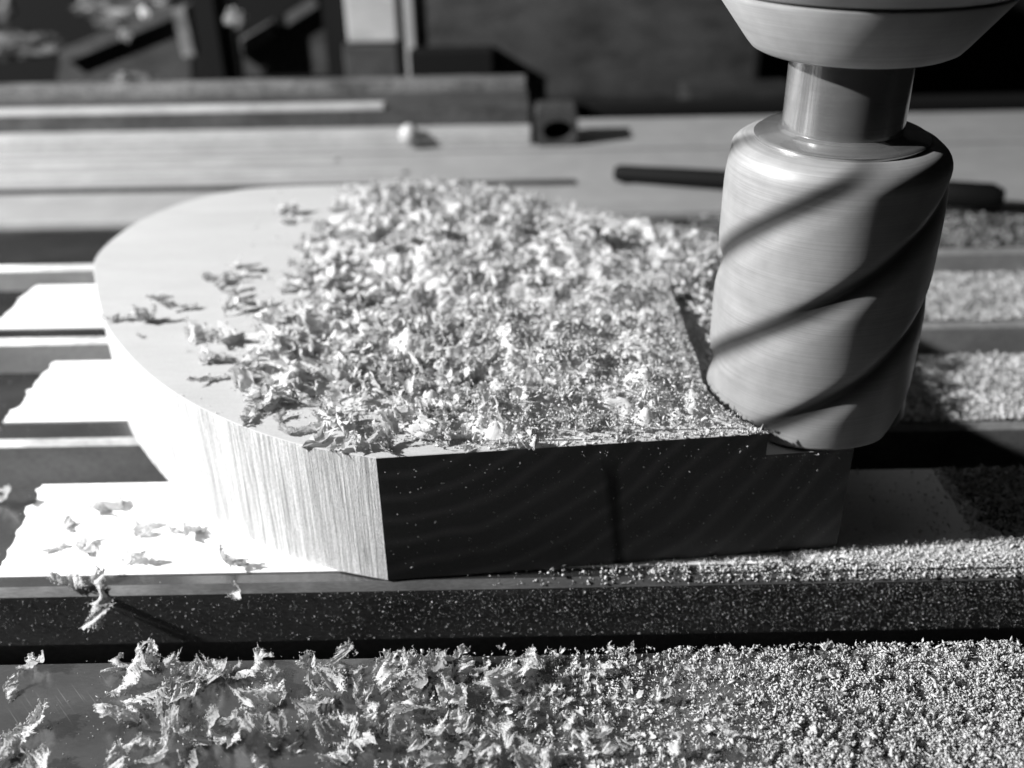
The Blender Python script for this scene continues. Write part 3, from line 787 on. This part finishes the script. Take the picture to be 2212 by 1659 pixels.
big(190, 1186, 56, 'flake with a long tail in the left middle of the front tape', G4, tilt=0.1)
big(300, 1150, 52, 'thin leaning shaving in the middle of the front tape', G4)
big(375, 1152, 36, 'small fluff of shaving right of the leaning one on tape', G4)
big(415, 1160, 50, 'ragged shaving on the tape nearest the round side', G4)
big(300, 1216, 70, 'pale shaving low on the tape above the drooping one', G4)
big(20, 1090, 62, 'bright shaving with a dark shadow on bare steel at the left edge', 'shavings on bare steel')
big(650, 938, 70, 'thin curled shaving at the front rim casting a dark crescent', G3, yaw=0.15, tilt=0.15, z=H, sc=(1.25, 0.4, 0.8))
big(540, 905, 44, 'small standing shaving at the rim where the round side begins to streak', G3, yaw=1.5, z=H)
big(465, 782, 56, 'domed pale shaving left of the heap on the wood', G3, tilt=0.1, z=H)
big(450, 828, 60, 'long thin shaving near the left rim below the domed one', G3, yaw=0.5, tilt=0.1, z=H, sc=(1.2, 0.45, 0.8))
big(430, 725, 60, 'crooked shaving between the left rim and the heap', G3, z=H)
big(340, 650, 40, 'small pale shaving near the left rim, highest of the stray ones', G3, tilt=0.2, z=H)
big(262, 697, 60, 'shaving touching the left rim of the block', G3, yaw=0.1, tilt=0.15, z=H, sc=(1.2, 0.6, 1))
big(320, 695, 64, 'long flat shaving just right of the one at the rim', G3, yaw=0.2, tilt=0.15, z=H, sc=(1.2, 0.5, 1))
big(305, 728, 18, 'tiny crumb alone on the wood below the flat shavings', G3, z=H)
big(385, 670, 62, 'shaving with a dark shadow between rim and heap', G3, yaw=0.3, tilt=0.2, z=H, sc=(1.2, 0.6, 1))
for (x_, y_, s_) in ((470, 615, 56), (510, 630, 40), (515, 578, 40), (545, 585, 30), (480, 655, 60), (500, 668, 40), (530, 658, 30), (575, 660, 34), (640, 585, 40), (620, 600, 30), (720, 460, 36), (670, 520, 36), (760, 420, 28), (850, 408, 26),
                 (605, 905, 34), (560, 880, 40), (820, 972, 56), (800, 960, 40), (1010, 975, 34), (740, 935, 60), (700, 950, 34)):
    big(x_, y_, s_, 'small torn shaving lying on bare wood at the edge of the heap', G3, tilt=0.3, z=H)
# the thick drift on the front rail
drift = [(303, 1425, 75), (297, 1470, 100), (318, 1515, 95), (352, 1552, 95), (385, 1505, 80), (440, 1470, 90), (470, 1438, 70), (372, 1440, 62), (402, 1462, 60), (428, 1445, 50), (505, 1440, 60),
         (571, 1418, 60), (548, 1452, 75), (602, 1464, 70), (552, 1520, 100), (603, 1510, 62), (685, 1452, 90), (717, 1490, 100), (737, 1425, 75), (695, 1505, 62), (655, 1535, 66), (607, 1556, 80),
         (580, 1588, 70), (520, 1604, 105), (470, 1578, 92), (501, 1548, 44), (312, 1612, 62), (385, 1603, 90), (350, 1634, 78), (255, 1645, 84), (420, 1650, 60), (725, 1568, 105), (780, 1618, 88),
         (713, 1636, 70), (762, 1492, 60), (790, 1522, 72), (830, 1458, 88), (850, 1425, 50), (873, 1412, 40), (876, 1446, 72), (903, 1436, 80), (912, 1480, 88), (882, 1535, 92), (846, 1582, 80), (904, 1602, 64), (771, 1440, 32), (640, 1600, 40), (560, 1645, 50)]
for (x_, y_, s_) in drift:
    big(x_, y_ + 14, s_ * 0.95, 'torn wood shaving in the thick drift on the front rail', G1, tilt=0.5, z=rr.choice([0, 0, 0.04]))
for (x_, y_, sp, n) in [(960, 1450, 30, 3), (985, 1510, 30, 3), (1045, 1435, 30, 3), (1060, 1490, 36, 4), (1100, 1540, 36, 3), (1000, 1570, 30, 3), (1010, 1625, 36, 3), (1065, 1645, 30, 2), (1150, 1440, 30, 3), (1185, 1500, 36, 3),
                        (1130, 1575, 36, 2), (1120, 1630, 36, 3), (1190, 1650, 30, 2), (1250, 1470, 40, 3), (1280, 1560, 40, 3), (1330, 1620, 50, 3), (1400, 1500, 60, 3), (950, 1645, 30, 2), (1480, 1600, 60, 2), (1240, 1620, 40, 2)]:
    for k in range(n):
        xx = x_ + rr.gauss(0, sp * 0.6); yy = max(y_ + rr.gauss(0, sp * 0.6), 1436)
        big(xx, yy, rr.uniform(38, 84) * (1 if xx < 1150 else 0.72), 'torn wood shaving in the thick drift on the front rail', G1, tilt=0.5, z=rr.choice([0, 0, 0.05]))
# the largest shavings on top of the heap
while COUNT[0] < 265:
    x_ = rr.uniform(480, 1400); y_ = rr.uniform(560, 950)
    p = at(x_, y_, H + 0.2); xa, ya = np.array([p.x]), np.array([p.y])
    if dist_in(xa, ya)[0] < 0.1: continue
    z = H + float(heap_h(xa, ya)[0]) * 0.8
    p = at(x_, y_, z)
    put(MESH_P[rr.randrange(len(MESH_P))], p, float(size_at(xa, ya)[0]) * rr.uniform(1.0, 1.45) * (0.8 if p.x > 0 else 1), (rr.gauss(0, 0.7), rr.gauss(0, 0.7), rr.uniform(0, 6.28)), 'larger torn shaving on top of the heap on the block', G2)

# labels by row and by order from the left, for the shavings that look alike
ORD = lambda n: str(n) + ('th' if 10 <= n % 100 <= 20 else {1: 'st', 2: 'nd', 3: 'rd'}.get(n % 10, 'th'))
def relabel(key, rows, text):
    obs = [o for o in ALLS if o['label'].startswith(key)]
    for i, (a, b, where) in enumerate(rows):
        row = sorted([o for o in obs if a <= o.location.y < b], key=lambda o: o.location.x / o.location.y)
        for k, o in enumerate(row):
            o['label'] = text % (('leftmost' if k == 0 else 'rightmost' if k == len(row) - 1 else ORD(k + 1) + ' from the left'), where)
relabel('torn wood shaving', [(0, 8.2, 'nearest the bottom edge'), (8.2, 8.9, 'low on the front rail'), (8.9, 9.6, 'midway on the front rail'), (9.6, 20, 'along the front slot edge')], 'torn shaving, %s of the row %s')
relabel('larger torn', [(0, 13.4, 'near the front face'), (13.4, 14.8, 'second from the front'), (14.8, 16.4, 'across its middle'), (16.4, 40, 'farthest back')], 'larger shaving on the heap, %s of the row %s')
relabel('small torn shaving lying', [(0, 14, 'by the front rim'), (14, 17, 'beside the left of the heap'), (17, 40, 'at the back of the heap')], 'stray shaving, %s of those %s')

# ------------------------------------------------------------------ dust on the steel
y_a, y_b = RY[0]
front_far = r0 - 0.02
def d_front(x, y):
    g = np.clip((x + 2.4) / 5.6, 0, 1) ** 1.6; c = vnoise(x, y, 3.1, 31) * 0.6 + vnoise(x, y, 8, 32) * 0.6
    c2 = vnoise(x, y, 10, 34) + 0.7 * vnoise(x, y, 19, 35)
    return g * np.clip(1.9 * c - 0.45 + 0.10 * x, 0.12, 1) * np.where(c2 > 0.98 - 0.045 * x, 1, 0.1) + 0.004
x, y, r = sample(62000, -6, 6.8, 6.8, front_far, d_front, 41)
pos = np.stack([x, y, 0.004 + r.uniform(0, 0.03, len(x)) * np.clip(x / 4, 0, 1)], -1)
o = scatter('front_rail_sawdust', GR, pos, gsize(r, len(x), 0.0108, 0.5), 0.9, 'dust', r); tag(o, 'dense coarse sawdust covering the right of the front rail', 'sawdust', kind='stuff')
x, y, r = sample(900, -3, 6.5, 6.8, front_far, lambda x, y: np.clip((x + 3) / 4, 0, 1) * (0.2 + vnoise(x, y, 2.2, 33)) * np.clip((6 - x) / 5, 0, 1), 42)
pos = np.stack([x, y, np.full(len(x), 0.01)], -1)
o = scatter('small_shavings', LOW, pos, r.uniform(0.05, 0.15, len(x)), 0.7, 'shaving', r); tag(o, 'many small shavings mixed with dust on the front rail', 'shavings', kind='stuff')
# on the rail in front of and right of the block
def d_a(x, y):
    yf = 11.645 + (x + 1.885) * 0.0818
    front = (y < yf - 0.02) * np.clip((x + 1.2) / 5.0, 0, 1) ** 1.7
    shade = 12.2 + (x - 4.9) * 0.06; rightside = (x > 4.95) * np.where(y > shade, np.where(x > 7.1, 0.5, 0.035), 1.0)
    c2 = vnoise(x, y, 11, 36) + 0.7 * vnoise(x, y, 20, 37); front = front * np.where(c2 > 0.95 - 0.05 * x, 1, 0.12)
    return np.where(x < 4.95, front, np.maximum(front, rightside))
x, y, r = sample(30000, -2, 10, y_a + 0.02, y_b - 0.05, d_a, 43)
pos = np.stack([x, y, 0.028 + r.uniform(0, 0.02, len(x))], -1); pos[:, 2] = np.where(y < y_a + CH, y - y_a - CH + 0.01, pos[:, 2])
o = scatter('near_rail_sawdust', GR, pos, gsize(r, len(x), 0.0115, 0.5), 0.9, 'dust', r); tag(o, 'sawdust on the rail in front of and to the right of the block', 'sawdust', kind='stuff')
for k, (n, sd, nm, lb) in enumerate(((30000, 44, 'middle_rail_sawdust', 'sawdust on the middle rail right of the cutter'), (22000, 45, 'far_rail_sawdust', 'sawdust on the farther rail right of the cutter'), (4500, 46, 'rear_rail_sawdust', 'thin dust on the last slotted rail'))):
    a_, b_ = RY[k + 1]
    x, y, r = sample(n, -11 if k == 2 else 4.95, 14, a_ + CH, b_ - CH, lambda x, y: np.where(x > 4.9, 0.5 + 0.5 * vnoise(x, y, 3, 50), 0.02), sd)
    pos = np.stack([x, y, 0.014 + r.uniform(0, 0.012, len(x)) + 0.03 * vnoise(x, y, 2.5, 51)], -1)
    o = scatter(nm, GR, pos, gsize(r, len(x), 0.0142, 0.5), 0.9, 'dust', r); tag(o, lb, 'sawdust', kind='stuff')
# specks clinging to the slot wall and to the front face of the block
x, y, r = sample(11000, -10, 9, 0, 1.0, lambda x, y: np.clip(0.35 + 0.09 * (x + 2), 0.2, 1) * (0.4 + 0.6 * y), 47)
pos = np.stack([x, np.full(len(x), Y_FAR - 0.008), -0.12 - (1 - y) * 0.93], -1)
V0 = scatter('slot_wall_dust', GR, pos, gsize(r, len(x), 0.0038, 0.5), 0.9, 'dust', r); tag(V0, 'fine dust specks clinging to the wall of the front slot', 'dust', kind='stuff')
x, z, r = sample(700, -1.8, 4.85, 0.1, 2.1, lambda x, z: 0.35 + 0.12 * (x + 1.8) * 0.5 + 0.1 * z, 48)
yy = 11.645 + (x + 1.885) * (0.555 / 6.785) - 0.010
z = np.where(x > 3.4, np.minimum(z, 1.78), z)
o = scatter('face_dust', GR, np.stack([x, yy, z], -1), gsize(r, len(x), 0.0068, 0.55), 0.9, 'dust', r); tag(o, 'tiny bright dust specks stuck on the dark front face', 'dust', kind='stuff')
x, y, r = sample(700, -11, -2, 6.5, 22, lambda x, y: ((y % 1.0) >= 0) * 0.5, 49)
ok = ~in_poly(x, y, [p for p in curve] + [CUT4, FR])
on = np.zeros(len(x), bool)
for (a_, b_) in [(r0 - (PIT - SLOT), r0)] + RY: on |= (y > a_ + CH) & (y < b_ - CH)
ok &= on
pos = np.stack([x, y, np.full(len(x), 0.006)], -1)[ok]
o = scatter('stray_dust', GR, pos, gsize(r, len(pos), 0.006), 0.9, 'dust', r); tag(o, 'stray dust specks on the bare steel left of the block', 'dust', kind='stuff')
